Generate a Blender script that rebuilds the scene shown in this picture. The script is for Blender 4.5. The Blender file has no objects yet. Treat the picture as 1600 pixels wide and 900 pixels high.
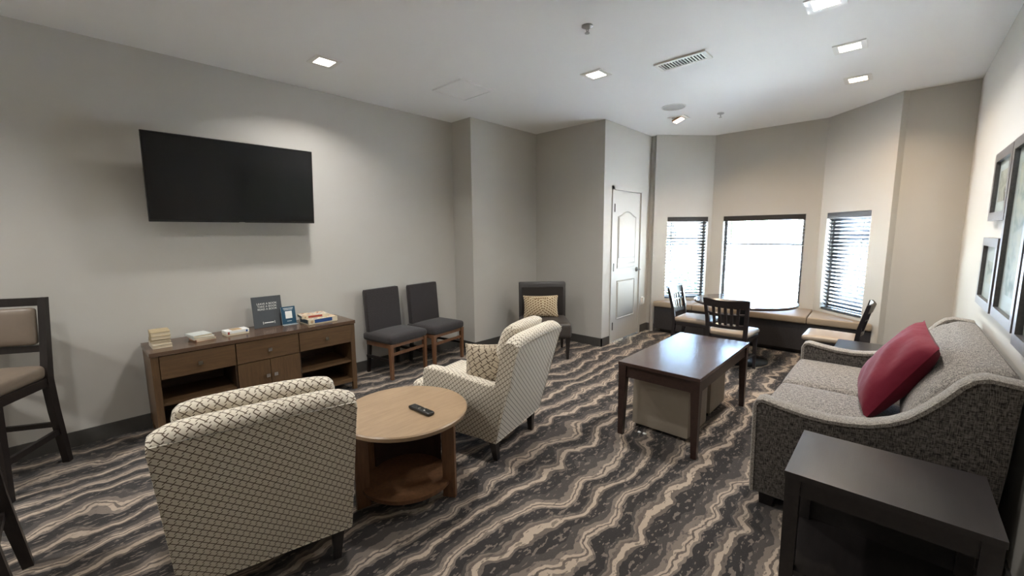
import bpy, bmesh, math, random
from mathutils import Vector, Matrix
random.seed(7)
R = math.radians
scene = bpy.context.scene
col = scene.collection

# ------------------------------------------------------------------ camera, world, sun, exposure
YAW, PITCH, ROLL, FPX, EYE = R(42.9735), R(-7.5356), R(-0.5342), 646.91, 1.42
fw = Vector((math.cos(YAW)*math.cos(PITCH), math.sin(YAW)*math.cos(PITCH), math.sin(PITCH)))
rt = Vector((math.sin(YAW), -math.cos(YAW), 0)); up = rt.cross(fw)
r2 = rt*math.cos(ROLL) + up*math.sin(ROLL); u2 = up*math.cos(ROLL) - rt*math.sin(ROLL)
cam_d = bpy.data.cameras.new('camera'); cam = bpy.data.objects.new('camera', cam_d); col.objects.link(cam)
cam_d.sensor_width = 36; cam_d.lens = FPX/1600*36; cam_d.clip_start = 0.02
cam.matrix_world = Matrix(((r2.x, u2.x, -fw.x, 0), (r2.y, u2.y, -fw.y, 0), (r2.z, u2.z, -fw.z, EYE), (0, 0, 0, 1)))
scene.camera = cam

SKY_STRENGTH, SUN_STRENGTH, LAMP_W, EXPOSURE = 10.0, 195.0, 15.5, 0.0
world = bpy.data.worlds.new('sky'); scene.world = world; world.use_nodes = True
wn = world.node_tree.nodes; wl = world.node_tree.links
sky = wn.new('ShaderNodeTexSky'); sky.sky_type = 'NISHITA'; sky.sun_disc = False
sky.sun_elevation = R(52); sky.sun_rotation = R(250); sky.dust_density = 0.6
wn['Background'].inputs['Strength'].default_value = SKY_STRENGTH
wl.new(sky.outputs[0], wn['Background'].inputs['Color'])
sun_d = bpy.data.lights.new('sun', 'SUN'); sun_d.energy = SUN_STRENGTH; sun_d.angle = R(0.5); sun_d.color = (1, 0.99, 0.98)
sun = bpy.data.objects.new('sun', sun_d); col.objects.link(sun)
sun.rotation_euler = Vector((0.25, -0.10, -0.963)).to_track_quat('-Z', 'Y').to_euler()
scene.view_settings.view_transform = 'Standard'; scene.view_settings.look = 'None'
scene.view_settings.gamma = 1.0; scene.view_settings.use_curve_mapping = False
scene.view_settings.exposure = EXPOSURE
scene.cycles.use_denoising = True
scene.cycles.max_bounces = 10; scene.cycles.diffuse_bounces = 6; scene.cycles.transparent_max_bounces = 24
scene.cycles.sample_clamp_indirect = 0.0

# ------------------------------------------------------------------ material helpers
def S(r, g, b):
    f = lambda c: (c/255/12.92 if c/255 <= 0.04045 else ((c/255+0.055)/1.055)**2.4)
    return (f(r), f(g), f(b), 1)
class NT:
    def __init__(s, name):
        s.m = bpy.data.materials.new(name); s.m.use_nodes = True
        s.t = s.m.node_tree; s.b = s.t.nodes['Principled BSDF']
    def n(s, typ, **kw):
        k = s.t.nodes.new(typ)
        for a, v in kw.items(): setattr(k, a, v)
        return k
    def put(s, sock, v):
        if isinstance(v, bpy.types.NodeSocket): s.t.links.new(v, sock)
        elif v is not None: sock.default_value = v
    def math(s, op, a, b=None, c=None, clamp=False):
        k = s.n('ShaderNodeMath', operation=op, use_clamp=clamp)
        for i, v in enumerate((a, b, c)): s.put(k.inputs[i], v)
        return k.outputs[0]
    def noise(s, vec, scale, detail=2, rough=0.5, w=None):
        k = s.n('ShaderNodeTexNoise'); s.put(k.inputs['Vector'], vec)
        k.inputs['Scale'].default_value = scale; k.inputs['Detail'].default_value = detail; k.inputs['Roughness'].default_value = rough
        return k.outputs[0]
    def mapping(s, vec, scale=(1, 1, 1), rot=(0, 0, 0), loc=(0, 0, 0)):
        k = s.n('ShaderNodeMapping'); s.put(k.inputs['Vector'], vec)
        k.inputs['Scale'].default_value = scale; k.inputs['Rotation'].default_value = rot; k.inputs['Location'].default_value = loc
        return k.outputs[0]
    def coord(s, which='Object'): return s.n('ShaderNodeTexCoord').outputs[which]
    def xyz(s, vec):
        k = s.n('ShaderNodeSeparateXYZ'); s.put(k.inputs[0], vec); return k.outputs
    def vec(s, x, y, z=0.0):
        k = s.n('ShaderNodeCombineXYZ'); s.put(k.inputs[0], x); s.put(k.inputs[1], y); s.put(k.inputs[2], z); return k.outputs[0]
    def ramp(s, fac, stops, interp='LINEAR'):
        k = s.n('ShaderNodeValToRGB'); k.color_ramp.interpolation = interp; e = k.color_ramp.elements
        while len(e) < len(stops): e.new(0.5)
        for i, (p, c) in enumerate(stops): e[i].position = p; e[i].color = c
        s.put(k.inputs[0], fac); return k.outputs[0]
    def mix(s, fac, a, b, blend='MIX'):
        k = s.n('ShaderNodeMix', data_type='RGBA', blend_type=blend)
        s.put(k.inputs[0], fac); s.put(k.inputs[6], a); s.put(k.inputs[7], b); return k.outputs[2]
    def bump(s, h, strength, dist=0.01):
        k = s.n('ShaderNodeBump'); k.inputs['Strength'].default_value = strength; k.inputs['Distance'].default_value = dist
        s.put(k.inputs['Height'], h); s.put(s.b.inputs['Normal'], k.outputs[0])
    def fin(s, color=None, rough=0.5, metal=0.0, spec=0.5):
        s.put(s.b.inputs['Base Color'], color); s.put(s.b.inputs['Roughness'], rough)
        s.b.inputs['Metallic'].default_value = metal; s.b.inputs['Specular IOR Level'].default_value = spec
        return s.m
def plain(name, c, rough=0.5, metal=0.0, spec=0.5, var=0.06, scale=30):
    t = NT(name); n = t.noise(t.coord(), scale, 3)
    d = tuple(v*(1-var*2) for v in c[:3]) + (1,)
    return t.fin(t.mix(n, d, tuple(min(1, v*(1+var)) for v in c[:3])+(1,)), rough, metal, spec)
def emitter(name, c, strength):
    t = NT(name); t.b.inputs['Emission Color'].default_value = c; t.b.inputs['Emission Strength'].default_value = strength
    return t.fin((0.8, 0.8, 0.8, 1), 0.5)
def paint(name, c, bump=0.05):
    t = NT(name); o = t.coord()
    n = t.noise(o, 1.3, 2); f = t.noise(o, 260, 2)
    t.bump(f, bump, 0.002)
    return t.fin(t.mix(n, tuple(v*0.96 for v in c[:3])+(1,), c), 0.72, 0, 0.25)
def wood(name, c1, c2, rough=0.35, scale=(2, 30, 30), uv=False, spec=0.5, coat=0.0):
    t = NT(name); v = t.mapping(t.coord('UV' if uv else 'Object'), scale)
    n = t.noise(v, 2.2, 5, 0.6); f = t.noise(v, 9, 2)
    g = t.math('ADD', t.math('MULTIPLY', n, 0.75), t.math('MULTIPLY', f, 0.25))
    c = t.ramp(g, [(0.32, c1), (0.68, c2)])
    t.bump(f, 0.04, 0.002)
    m = t.fin(c, rough, 0, spec); t.b.inputs['Coat Weight'].default_value = coat; t.b.inputs['Coat Roughness'].default_value = 0.12
    return m
def lattice(name, base, line, a=0.0255, b=0.0215, wid=0.075, skew=0.3):
    # upholstery print: rows of tilted tiles outlined by dark zigzag lines
    t = NT(name); o = t.xyz(t.coord('UV'))
    u = t.math('DIVIDE', o[0], a); v = t.math('DIVIDE', o[1], b)
    ca, sa = math.cos(R(-44)), math.sin(R(-44))
    along = t.math('ADD', t.math('MULTIPLY', u, ca), t.math('MULTIPLY', v, sa))
    across = t.math('ADD', t.math('SUBTRACT', t.math('MULTIPLY', v, ca), t.math('MULTIPLY', u, sa)), 100.0)
    p = t.math('FRACT', t.math('ADD', t.math('ADD', along, 100.0), t.math('MULTIPLY', t.math('FLOOR', across), skew)))
    l1 = t.math('LESS_THAN', t.math('ABSOLUTE', t.math('SUBTRACT', p, 0.5)), wid*0.95)
    l2 = t.math('LESS_THAN', t.math('ABSOLUTE', t.math('SUBTRACT', t.math('FRACT', across), 0.5)), wid)
    ln = t.math('MAXIMUM', l1, l2)
    w = t.noise(t.mapping(t.coord('UV'), (1, 1, 1)), 420, 2)
    bc = t.mix(w, tuple(x*0.8 for x in base[:3])+(1,), base)
    t.bump(t.math('SUBTRACT', w, t.math('MULTIPLY', ln, 0.6)), 0.25, 0.003)
    m = t.fin(t.mix(ln, bc, line), 0.9, 0, 0.15); t.b.inputs['Sheen Weight'].default_value = 0.25; return m
def tweed(name, dark, light, scale=480, rough=0.95, mid=0.5):
    t = NT(name); uv = t.coord('UV')
    a = t.noise(t.mapping(uv, (1, 0.12, 1)), scale*1.6, 1); b = t.noise(t.mapping(uv, (0.12, 1, 1)), scale*1.6, 1)
    c = t.noise(uv, scale*0.35, 2)
    g = t.math('ADD', t.math('MULTIPLY', t.math('ADD', a, b), 0.38), t.math('MULTIPLY', c, 0.24))
    col_ = t.ramp(g, [(mid-0.09, dark), (mid+0.09, light)])
    t.bump(g, 0.35, 0.004)
    m = t.fin(col_, rough, 0, 0.15); t.b.inputs['Sheen Weight'].default_value = 0.2; return m
def carpet():
    t = NT('carpet'); o = t.coord('Object'); x, y, z = t.xyz(o)
    n1 = t.noise(t.mapping(o, (0.75, 1.0, 1)), 1.35, 1); n2 = t.noise(t.mapping(o, (1.0, 0.55, 1)), 5.0, 1, 0.5)
    n3 = t.noise(t.mapping(o, (1, 0.7, 1)), 17, 2)
    s = lambda n, k: t.math('MULTIPLY', t.math('SUBTRACT', n, 0.5), k)
    yy = t.math('ADD', y, t.math('ADD', s(n1, 0.42), t.math('ADD', s(n2, 0.20), s(n3, 0.045))))
    wv = t.noise(t.mapping(o, (0.5, 0.5, 1), loc=(7, 3, 0)), 2.3, 1)
    f = t.math('FRACT', t.math('ADD', t.math('DIVIDE', yy, 0.34), t.math('ADD', 20.0, s(wv, 0.35))))
    char, mid, brown, taupe, beige = S(50, 47, 46), S(74, 69, 66), S(104, 94, 86), S(124, 113, 104), S(176, 160, 143)
    c1 = t.ramp(f, [(0.0, char), (0.17, brown), (0.215, beige), (0.30, brown), (0.345, taupe), (0.385, mid), (0.43, char), (0.62, taupe), (0.665, beige), (0.715, brown), (0.745, beige), (0.785, taupe), (0.87, mid)], 'CONSTANT')
    sp = t.noise(t.mapping(o, (0.5, 1.2, 1)), 38, 2, 0.6)
    isdark = t.math('LESS_THAN', t.math('ABSOLUTE', t.math('SUBTRACT', t.math('FRACT', t.math('ADD', f, 0.07)), 0.11)), 0.115)
    isdark2 = t.math('LESS_THAN', t.math('ABSOLUTE', t.math('SUBTRACT', f, 0.51)), 0.105)
    dk = t.math('MAXIMUM', isdark, isdark2)
    spk = t.math('MULTIPLY', t.math('GREATER_THAN', sp, 0.585), dk)
    c2 = t.mix(t.math('MULTIPLY', spk, 0.85), c1, taupe)
    sp2 = t.math('MULTIPLY', t.math('LESS_THAN', sp, 0.40), t.math('SUBTRACT', 1.0, dk))
    c3 = t.mix(t.math('MULTIPLY', sp2, 0.6), c2, mid)
    pile = t.noise(o, 330, 2, 0.7)
    c4 = t.mix(t.math('MULTIPLY', t.math('SUBTRACT', pile, 0.3), 0.55), c3, (0.012, 0.011, 0.011, 1))
    t.bump(pile, 0.5, 0.006)
    m = t.fin(c4, 1.0, 0, 0.05); t.b.inputs['Sheen Weight'].default_value = 0.15; return m
def glass():
    t = NT('window_glass'); nt = t.t
    tr = t.n('ShaderNodeBsdfTransparent'); gl = t.n('ShaderNodeBsdfGlossy'); gl.inputs['Roughness'].default_value = 0.02
    tr.inputs[0].default_value = (0.94, 0.97, 0.98, 1)
    mx = t.n('ShaderNodeMixShader'); mx.inputs[0].default_value = 0.05
    nt.links.new(tr.outputs[0], mx.inputs[1]); nt.links.new(gl.outputs[0], mx.inputs[2])
    nt.links.new(mx.outputs[0], nt.nodes['Material Output'].inputs['Surface']); return t.m

M = {}
M['wall'] = paint('greige_wall_paint', S(192, 189, 182))
M['ceiling'] = paint('ceiling_paint', S(240, 240, 238), 0.03)
M['base'] = plain('charcoal_vinyl_base', S(76, 74, 71), 0.55)
M['carpet'] = carpet()
M['door'] = plain('white_door_paint', S(186, 184, 178), 0.5, var=0.01)
M['white'] = plain('white_plastic', S(228, 226, 220), 0.4, var=0.01)
M['steel'] = plain('brushed_nickel', S(190, 188, 182), 0.28, 1.0, var=0.03)
M['bronze'] = plain('dark_bronze', S(58, 52, 48), 0.5, 0.2)
M['lever'] = plain('satin_lever', S(120, 118, 114), 0.35, 0.7)
M['chrome'] = plain('chrome', S(220, 220, 220), 0.12, 1.0, var=0.01)
M['console'] = wood('console_oak', S(80, 59, 40), S(102, 78, 53), 0.36, (3, 26, 26))
M['console_v'] = wood('console_oak_front', S(80, 59, 40), S(102, 78, 53), 0.38, (26, 26, 3))
M['console_top'] = wood('console_top_oak_sheen', S(74, 56, 44), S(98, 76, 60), 0.22, (3, 26, 26))  # greyer than the console oak: reflected light painted into the top
M['inner'] = wood('console_inside_shaded', S(52, 37, 26), S(76, 54, 38), 0.5, (3, 26, 26))  # darker copy of the console oak, shade of the interior painted in
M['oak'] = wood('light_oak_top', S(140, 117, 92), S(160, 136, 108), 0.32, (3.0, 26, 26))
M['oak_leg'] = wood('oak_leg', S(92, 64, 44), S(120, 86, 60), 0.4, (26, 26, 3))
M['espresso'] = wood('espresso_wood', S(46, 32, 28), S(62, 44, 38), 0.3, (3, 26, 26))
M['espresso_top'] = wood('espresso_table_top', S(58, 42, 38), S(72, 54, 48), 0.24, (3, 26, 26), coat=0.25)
M['black_wood'] = wood('near_black_wood', S(30, 27, 27), S(42, 38, 37), 0.34, (3, 26, 26))
M['black_top'] = wood('near_black_top', S(36, 33, 33), S(45, 41, 41), 0.3, (3, 26, 26))
M['stool_wood'] = wood('stool_wood', S(24, 19, 18), S(34, 27, 25), 0.4, (26, 26, 3))
M['walnut_leg'] = wood('walnut_leg', S(98, 68, 48), S(126, 90, 64), 0.4, (26, 26, 3))
M['print'] = lattice('cream_lattice_upholstery', S(222, 213, 195), S(88, 72, 56), wid=0.068)
M['print_pillow'] = lattice('cream_lattice_pillow', S(178, 165, 144), S(72, 58, 44), 0.034, 0.034, 0.065)
M['small_print'] = lattice('small_lattice_pillow', S(212, 196, 164), S(110, 84, 56), 0.026, 0.026, 0.14, 0.5)
M['piping'] = plain('cream_piping', S(196, 184, 162), 0.9)
M['sofa'] = tweed('grey_brown_tweed_shaded', S(34, 31, 29), S(104, 98, 92), 210)  # darkened copy of the sofa tweed: shade painted into arms, base and frame
M['sofa_seat_lit'] = tweed('grey_brown_tweed_lit', S(62, 58, 56), S(154, 147, 139), 210)  # lighter copy of the same tweed, window light painted into the colour
M['welt'] = tweed('tweed_welt', S(82, 77, 72), S(164, 157, 148), 400)
M['charcoal_fabric'] = tweed('charcoal_chair_fabric', S(34, 31, 32), S(68, 63, 63), 420)
M['black_leather'] = plain('black_vinyl', S(46, 42, 40), 0.42, var=0.05)
M['seat_vinyl'] = plain('dark_grey_vinyl', S(66, 61, 57), 0.45, var=0.05)
M['taupe_vinyl'] = plain('taupe_vinyl', S(118, 105, 92), 0.42, var=0.04)
M['bench_vinyl'] = plain('beige_bench_vinyl', S(156, 141, 122), 0.5, var=0.04)
M['cafe_seat'] = plain('beige_seat_vinyl', S(160, 146, 130), 0.4, var=0.03)
M['ottoman'] = plain('warm_grey_ottoman_vinyl', S(158, 148, 134), 0.5, var=0.03)
M['cafe'] = wood('cafe_dark_wood', S(34, 31, 33), S(46, 42, 44), 0.32, (3, 26, 26))
M['cafe_top'] = wood('cafe_table_top', S(56, 48, 46), S(70, 60, 56), 0.2, (3, 26, 26), coat=0.3)
M['bench'] = wood('bench_laminate', S(50, 48, 50), S(60, 58, 60), 0.45, (3, 26, 26))
M['iron'] = plain('black_iron', S(34, 36, 40), 0.32, 0.3)
M['trim_tan'] = plain('lamp_head_tan', S(196, 168, 140), 0.5)
M['sprink'] = plain('sprinkler_metal', S(176, 176, 172), 0.4, 0.3)
t = NT('crimson_cloth'); uv = t.coord('UV'); nn = t.noise(uv, 9, 2); ff = t.noise(uv, 300, 2)
t.bump(t.math('ADD', t.math('MULTIPLY', nn, 1.0), t.math('MULTIPLY', ff, 0.06)), 0.5, 0.012)
M['red'] = t.fin(t.mix(ff, S(98, 6, 32), S(116, 12, 40)), 0.75, 0, 0.25); t.b.inputs['Sheen Weight'].default_value = 0.08
M['tv_screen'] = plain('tv_screen', S(16, 16, 17), 0.16, var=0.01)
M['tv_body'] = plain('tv_plastic', S(12, 12, 12), 0.35, var=0.02)
M['blind'] = plain('dark_blind_wood', S(50, 48, 48), 0.4, var=0.05)
M['cord'] = plain('dark_cord', S(58, 56, 58), 0.8)
M['vinyl_frame'] = plain('window_vinyl', S(120, 116, 110), 0.4)
M['glass'] = glass()
M['frame_dark_sheen'] = wood('picture_frame_wood_sheen', S(76, 73, 74), S(98, 94, 94), 0.3, (26, 26, 26))  # dark wood lightened: sheen from the windows painted into the colour
M['mat_board'] = plain('pale_mat_board', S(196, 196, 186), 0.25, var=0.02)
t = NT('abstract_print'); o = t.coord(); n = t.noise(t.mapping(o, (2, 1, 3)), 3, 3)
M['art'] = t.fin(t.ramp(n, [(0.35, S(150, 158, 152)), (0.5, S(196, 196, 182)), (0.65, S(214, 206, 184))]), 0.2)
t = NT('dark_abstract_print'); o = t.coord(); n = t.noise(t.mapping(o, (2, 1, 3)), 4, 4)
M['art2'] = t.fin(t.ramp(n, [(0.35, S(160, 152, 136)), (0.55, S(198, 190, 172)), (0.7, S(120, 116, 108))]), 0.2)
M['grille'] = plain('speaker_grille', S(200, 198, 192), 0.7, var=0.1, scale=700)
M['dark'] = plain('vent_dark', S(60, 59, 57), 0.8)
M['paper'] = plain('book_paper', S(212, 198, 172), 0.9, var=0.08, scale=300)
M['sign_grey'] = plain('sign_slate', S(72, 76, 80), 0.5)
M['sign_blue'] = plain('sign_blue', S(36, 76, 100), 0.35)
M['acrylic'] = plain('clear_acrylic', S(170, 180, 184), 0.08, var=0.01)
M['print_white'] = plain('print_white', S(232, 232, 228), 0.6, var=0.01)
M['blue'] = plain('box_blue', S(34, 72, 130), 0.4)
M['navy'] = plain('box_navy', S(28, 52, 66), 0.4)
M['cream_card'] = plain('box_cream', S(216, 204, 178), 0.5)
M['tan_card'] = plain('box_tan', S(186, 158, 120), 0.5, var=0.15)
M['red_card'] = plain('box_red', S(160, 64, 54), 0.5)
t = NT('box_picture_lid'); o = t.coord(); n = t.noise(o, 28, 3)
M['lid'] = t.fin(t.ramp(n, [(0.36, S(150, 70, 54)), (0.45, S(214, 186, 140)), (0.55, S(226, 216, 196)), (0.62, S(110, 130, 160)), (0.7, S(170, 120, 90))]), 0.4)
M['remote'] = plain('remote_plastic', S(26, 26, 24), 0.35)
M['lamp'] = emitter('lamp_diffuser', (1.0, 0.93, 0.80, 1), 14)
M['lamp_warm'] = emitter('lamp_diffuser_warm', (1.0, 0.80, 0.58, 1), 14)
M['ground'] = plain('concrete_patio', S(211, 211, 206), 0.9, var=0.08, scale=4)
M['lawn'] = plain('paled_lawn_bounce', S(208, 211, 211), 0.95, var=0.1, scale=9)  # outdoor ground made pale and cool so it bounces daylight indoors
M['leaf'] = plain('leaf_green', S(74, 100, 56), 0.8, var=0.3, scale=9)
M['bark'] = plain('bark', S(90, 74, 58), 0.9, var=0.2)
M['siding'] = plain('pale_siding', S(212, 220, 232), 0.8)
M['roof'] = plain('grey_shingle', S(120, 118, 116), 0.9, var=0.15)
M['fence'] = plain('fence_metal', S(96, 98, 100), 0.5, 0.2)
M['unit'] = plain('utility_unit_metal', S(120, 134, 146), 0.5, 0.2)

# ------------------------------------------------------------------ geometry helpers
class G:
    def __init__(s): s.bm = bmesh.new()
    def _bev(s, faces, r, seg):
        if r <= 0: return
        es = {e for f in faces for e in f.edges}
        es = [e for e in es if len(e.link_faces) == 2 and e.calc_face_angle(0) > 0.35]
        bmesh.ops.bevel(s.bm, geom=es, offset=r, segments=seg, profile=0.5, affect='EDGES', clamp_overlap=True)
    def box(s, x0, x1, y0, y1, z0, z1, r=0.0, seg=2, Mx=None):
        vs = [s.bm.verts.new(Vector(p) if Mx is None else Mx @ Vector(p)) for p in
              ((x0,y0,z0),(x1,y0,z0),(x1,y1,z0),(x0,y1,z0),(x0,y0,z1),(x1,y0,z1),(x1,y1,z1),(x0,y1,z1))]
        fs = [s.bm.faces.new([vs[i] for i in q]) for q in ((3,2,1,0),(4,5,6,7),(0,1,5,4),(1,2,6,5),(2,3,7,6),(3,0,4,7))]
        s._bev(fs, r, seg); return s
    def hexa(s, lo, hi, r=0.0, seg=2):      # four lower and four upper points, counter-clockwise from above
        vs = [s.bm.verts.new(Vector(p)) for p in list(lo)+list(hi)]
        fs = [s.bm.faces.new([vs[i] for i in q]) for q in ((3,2,1,0),(4,5,6,7),(0,1,5,4),(1,2,6,5),(2,3,7,6),(3,0,4,7))]
        s._bev(fs, r, seg); return s
    def leg(s, a, b, wa, wb, r=0.003, da=None, db=None):   # tapered square leg from a (bottom) to b (top)
        da = da or wa; db = db or wb
        q = lambda p, w, d: [(p[0]-w/2,p[1]-d/2,p[2]),(p[0]+w/2,p[1]-d/2,p[2]),(p[0]+w/2,p[1]+d/2,p[2]),(p[0]-w/2,p[1]+d/2,p[2])]
        return s.hexa(q(a, wa, da), q(b, wb, db), r)
    def prism(s, pts, axis, a0, a1, r=0.0, seg=2):
        # pts counter-clockwise in the plane; axis 'x': pts are (y,z); 'y': (x,z); 'z': (x,y)
        mk = {'x': lambda p, a: (a, p[0], p[1]), 'y': lambda p, a: (p[0], a, p[1]), 'z': lambda p, a: (p[0], p[1], a)}[axis]
        A = [s.bm.verts.new(mk(p, a0)) for p in pts]; B = [s.bm.verts.new(mk(p, a1)) for p in pts]
        fs = [s.bm.faces.new(A), s.bm.faces.new(B)]
        n = len(pts)
        for i in range(n): fs.append(s.bm.faces.new((A[i], A[(i+1) % n], B[(i+1) % n], B[i])))
        bmesh.ops.recalc_face_normals(s.bm, faces=fs)
        if r > 0:
            es = [e for f in fs[:2] for e in f.edges]
            bmesh.ops.bevel(s.bm, geom=es, offset=r, segments=seg, profile=0.5, affect='EDGES', clamp_overlap=True)
        return s
    def lathe(s, prof, c=(0, 0, 0), n=32):
        rings = []
        for r, z in prof:
            if r < 1e-6: rings.append([s.bm.verts.new((c[0], c[1], c[2]+z))])
            else: rings.append([s.bm.verts.new((c[0]+r*math.cos(2*math.pi*k/n), c[1]+r*math.sin(2*math.pi*k/n), c[2]+z)) for k in range(n)])
        for A, B in zip(rings, rings[1:]):
            for k in range(n):
                k2 = (k+1) % n
                f = [A[k % len(A)], A[k2 % len(A)], B[k2 % len(B)], B[k % len(B)]]
                u = []
                for v in f:
                    if v not in u: u.append(v)
                if len(u) > 2: s.bm.faces.new(u)
        bmesh.ops.recalc_face_normals(s.bm, faces=s.bm.faces[:]); return s
    def tube(s, pts, r, n=8, cap=True):
        pts = [Vector(p) for p in pts]; rs = r if isinstance(r, (list, tuple)) else [r]*len(pts)
        rings = []; ref = None
        for i, p in enumerate(pts):
            d = (pts[min(i+1, len(pts)-1)] - pts[max(i-1, 0)]).normalized()
            if ref is None: ref = Vector((0, 0, 1)) if abs(d.z) < 0.9 else Vector((1, 0, 0))
            a = d.cross(ref).normalized(); b = d.cross(a); ref = -b if False else ref
            rings.append([s.bm.verts.new(p + (a*math.cos(2*math.pi*k/n) + b*math.sin(2*math.pi*k/n))*rs[i]) for k in range(n)])
        fs = []
        for A, B in zip(rings, rings[1:]):
            for k in range(n): fs.append(s.bm.faces.new((A[k], A[(k+1) % n], B[(k+1) % n], B[k])))
        if cap: fs.append(s.bm.faces.new(rings[0])); fs.append(s.bm.faces.new(rings[-1]))
        bmesh.ops.recalc_face_normals(s.bm, faces=fs); return s
    def rbox(s, c, sz, r, n=9, crown=(0, 0, 0), Mx=None, fn=None):
        # rounded, crowned cushion block
        h = Vector(sz)/2; c = Vector(c); grid = {}
        def w(i):
            p = -1 + 2*i/n; return math.copysign(1-(1-abs(p))**1.5, p)
        def vert(i, j, k):
            key = (i, j, k)
            if key not in grid:
                p = Vector((w(i), w(j), w(k))); q = Vector([p[a]*h[a] for a in range(3)])
                inn = Vector([max(-(h[a]-r), min(h[a]-r, q[a])) for a in range(3)]); d = q-inn
                if d.length > 1e-9: q = inn + d.normalized()*r
                e = [1-p[a]*p[a] for a in range(3)]
                q.x += crown[0]*e[1]*e[2]*p.x; q.y += crown[1]*e[0]*e[2]*p.y; q.z += crown[2]*e[0]*e[1]*p.z
                if fn: q = fn(q, p)
                q += c
                grid[key] = s.bm.verts.new(q if Mx is None else Mx @ q)
            return grid[key]
        fs = []
        for a in range(n):
            for b in range(n):
                for m in (0, n):
                    for ax in range(3):
                        o = [(a, b), (a+1, b), (a+1, b+1), (a, b+1)]
                        if m == 0: o = o[::-1]
                        qs = []
                        for (u, v) in o:
                            idx = [0, 0, 0]; idx[ax] = m; idx[(ax+1) % 3] = u; idx[(ax+2) % 3] = v; qs.append(vert(*idx))
                        fs.append(s.bm.faces.new(qs))
        return s
    def pillow(s, w, h, t, Mx, n=18, pinch=0.07, wr=0.0, seed=1):
        rnd = random.Random(seed); ph = [rnd.uniform(0, 6.28) for _ in range(6)]
        def P(i, j, sg):
            x = -1+2*i/n; y = -1+2*j/n
            xx = x*(1-pinch*(1-y*y)); yy = y*(1-pinch*(1-x*x))
            th = ((1-x**2)*(1-y**2))**0.42
            z = sg*t/2*th
            if wr: z += wr*th*(math.sin(5*x+ph[0])*math.sin(4*y+ph[1]) + 0.6*math.sin(9*x-6*y+ph[2]))
            return Mx @ Vector((xx*w/2, yy*h/2, z))
        top = {}; bot = {}
        for i in range(n+1):
            for j in range(n+1):
                top[i, j] = s.bm.verts.new(P(i, j, 1))
                bot[i, j] = top[i, j] if i in (0, n) or j in (0, n) else s.bm.verts.new(P(i, j, -1))
        for i in range(n):
            for j in range(n):
                s.bm.faces.new((top[i, j], top[i+1, j], top[i+1, j+1], top[i, j+1]))
                s.bm.faces.new((bot[i, j+1], bot[i+1, j+1], bot[i+1, j], bot[i, j]))
        return s
def uvbox(me):
    uv = me.uv_layers.new(name='UVMap').data
    for p in me.polygons:
        n = p.normal; a = max(range(3), key=lambda k: abs(n[k])); i, j = ((1, 2), (0, 2), (0, 1))[a]
        for l in p.loop_indices:
            c = me.vertices[me.loops[l].vertex_index].co; uv[l].uv = (c[i], c[j])
def ob(name, g, mat, parent=None, loc=None, rot=None, smooth=40, label=None, cat=None, group=None, kind=None):
    me = bpy.data.meshes.new(name); bmesh.ops.remove_doubles(g.bm, verts=g.bm.verts, dist=1e-6)
    g.bm.to_mesh(me); g.bm.free(); uvbox(me)
    me.materials.append(M[mat] if isinstance(mat, str) else mat)
    me.shade_smooth(); me.set_sharp_from_angle(angle=R(smooth))
    o = bpy.data.objects.new(name, me); col.objects.link(o)
    if parent: o.parent = parent
    if loc: o.location = loc
    if rot: o.rotation_euler = rot
    tag(o, label, cat, group, kind); return o
def tag(o, label=None, cat=None, group=None, kind=None):
    for k, v in (('label', label), ('category', cat), ('group', group), ('kind', kind)):
        if v: o[k] = v
    return o
def thing(name, label, cat, loc=(0, 0, 0), rz=0.0, group=None, kind=None):
    o = bpy.data.objects.new(name, None); o.empty_display_size = 0.1; col.objects.link(o)
    o.location = loc; o.rotation_euler = (0, 0, rz); return tag(o, label, cat, group, kind)
def dup(root, loc, rz, label, group=None):
    r = root.copy(); col.objects.link(r); r.location = loc; r.rotation_euler = (0, 0, rz); r['label'] = label
    if group: r['group'] = group
    for ch in list(root.children):
        c = ch.copy(); col.objects.link(c); c.parent = r
        for s_ in list(ch.children):
            d = s_.copy(); col.objects.link(d); d.parent = c
    return r
def struct(name, g, mat, parent=None, label=None, cat=None):
    return ob(name, g, mat, parent, kind='structure' if parent is None else None, label=label, cat=cat)
def text_mesh(name, body, size, mat, parent, loc, rot, align='CENTER', ext=0.0004):
    c = bpy.data.curves.new(name, 'FONT'); c.body = body; c.size = size; c.align_x = align; c.align_y = 'CENTER'; c.extrude = ext
    tmp = bpy.data.objects.new(name, c); col.objects.link(tmp)
    me = bpy.data.meshes.new_from_object(tmp.evaluated_get(bpy.context.evaluated_depsgraph_get()))
    bpy.data.objects.remove(tmp); me.materials.append(M[mat])
    o = bpy.data.objects.new(name, me); col.objects.link(o); o.parent = parent; o.location = loc; o.rotation_euler = rot; return o

# ------------------------------------------------------------------ room shell
CZ = 2.73; T = 0.14
YT, YC, YD, YR = 4.02, 3.68, 2.628, -0.42       # TV wall, column front, door wall, picture wall
XC, XK, XE, XW, XB = 3.28, 4.45, 5.70, 6.26, -2.2
B0, B1, B2, B3 = (XE, 2.50), (XW, 1.965), (XW, 0.72), (XE-0.06, 0.125)
struct('floor', G().box(XB-T, XW+0.2, YR-T, YT+T, -0.1, 0), 'carpet', label='dark carpet with wavy beige and taupe stripes', cat='carpet')
struct('ceiling', G().box(XB-T, XW+0.25, YR-T, YT+T, CZ, CZ+0.15), 'ceiling')
struct('wall_left', G().box(XB-T, XC, YT, YT+T, 0, CZ), 'wall')
struct('wall_recess', G().prism([(XC, YC), (XK, YC), (XK, YD+T), (XK+0.12, YD+T), (XK+0.12, YT+T), (XC, YT+T)], 'z', 0, CZ), 'wall')
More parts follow.
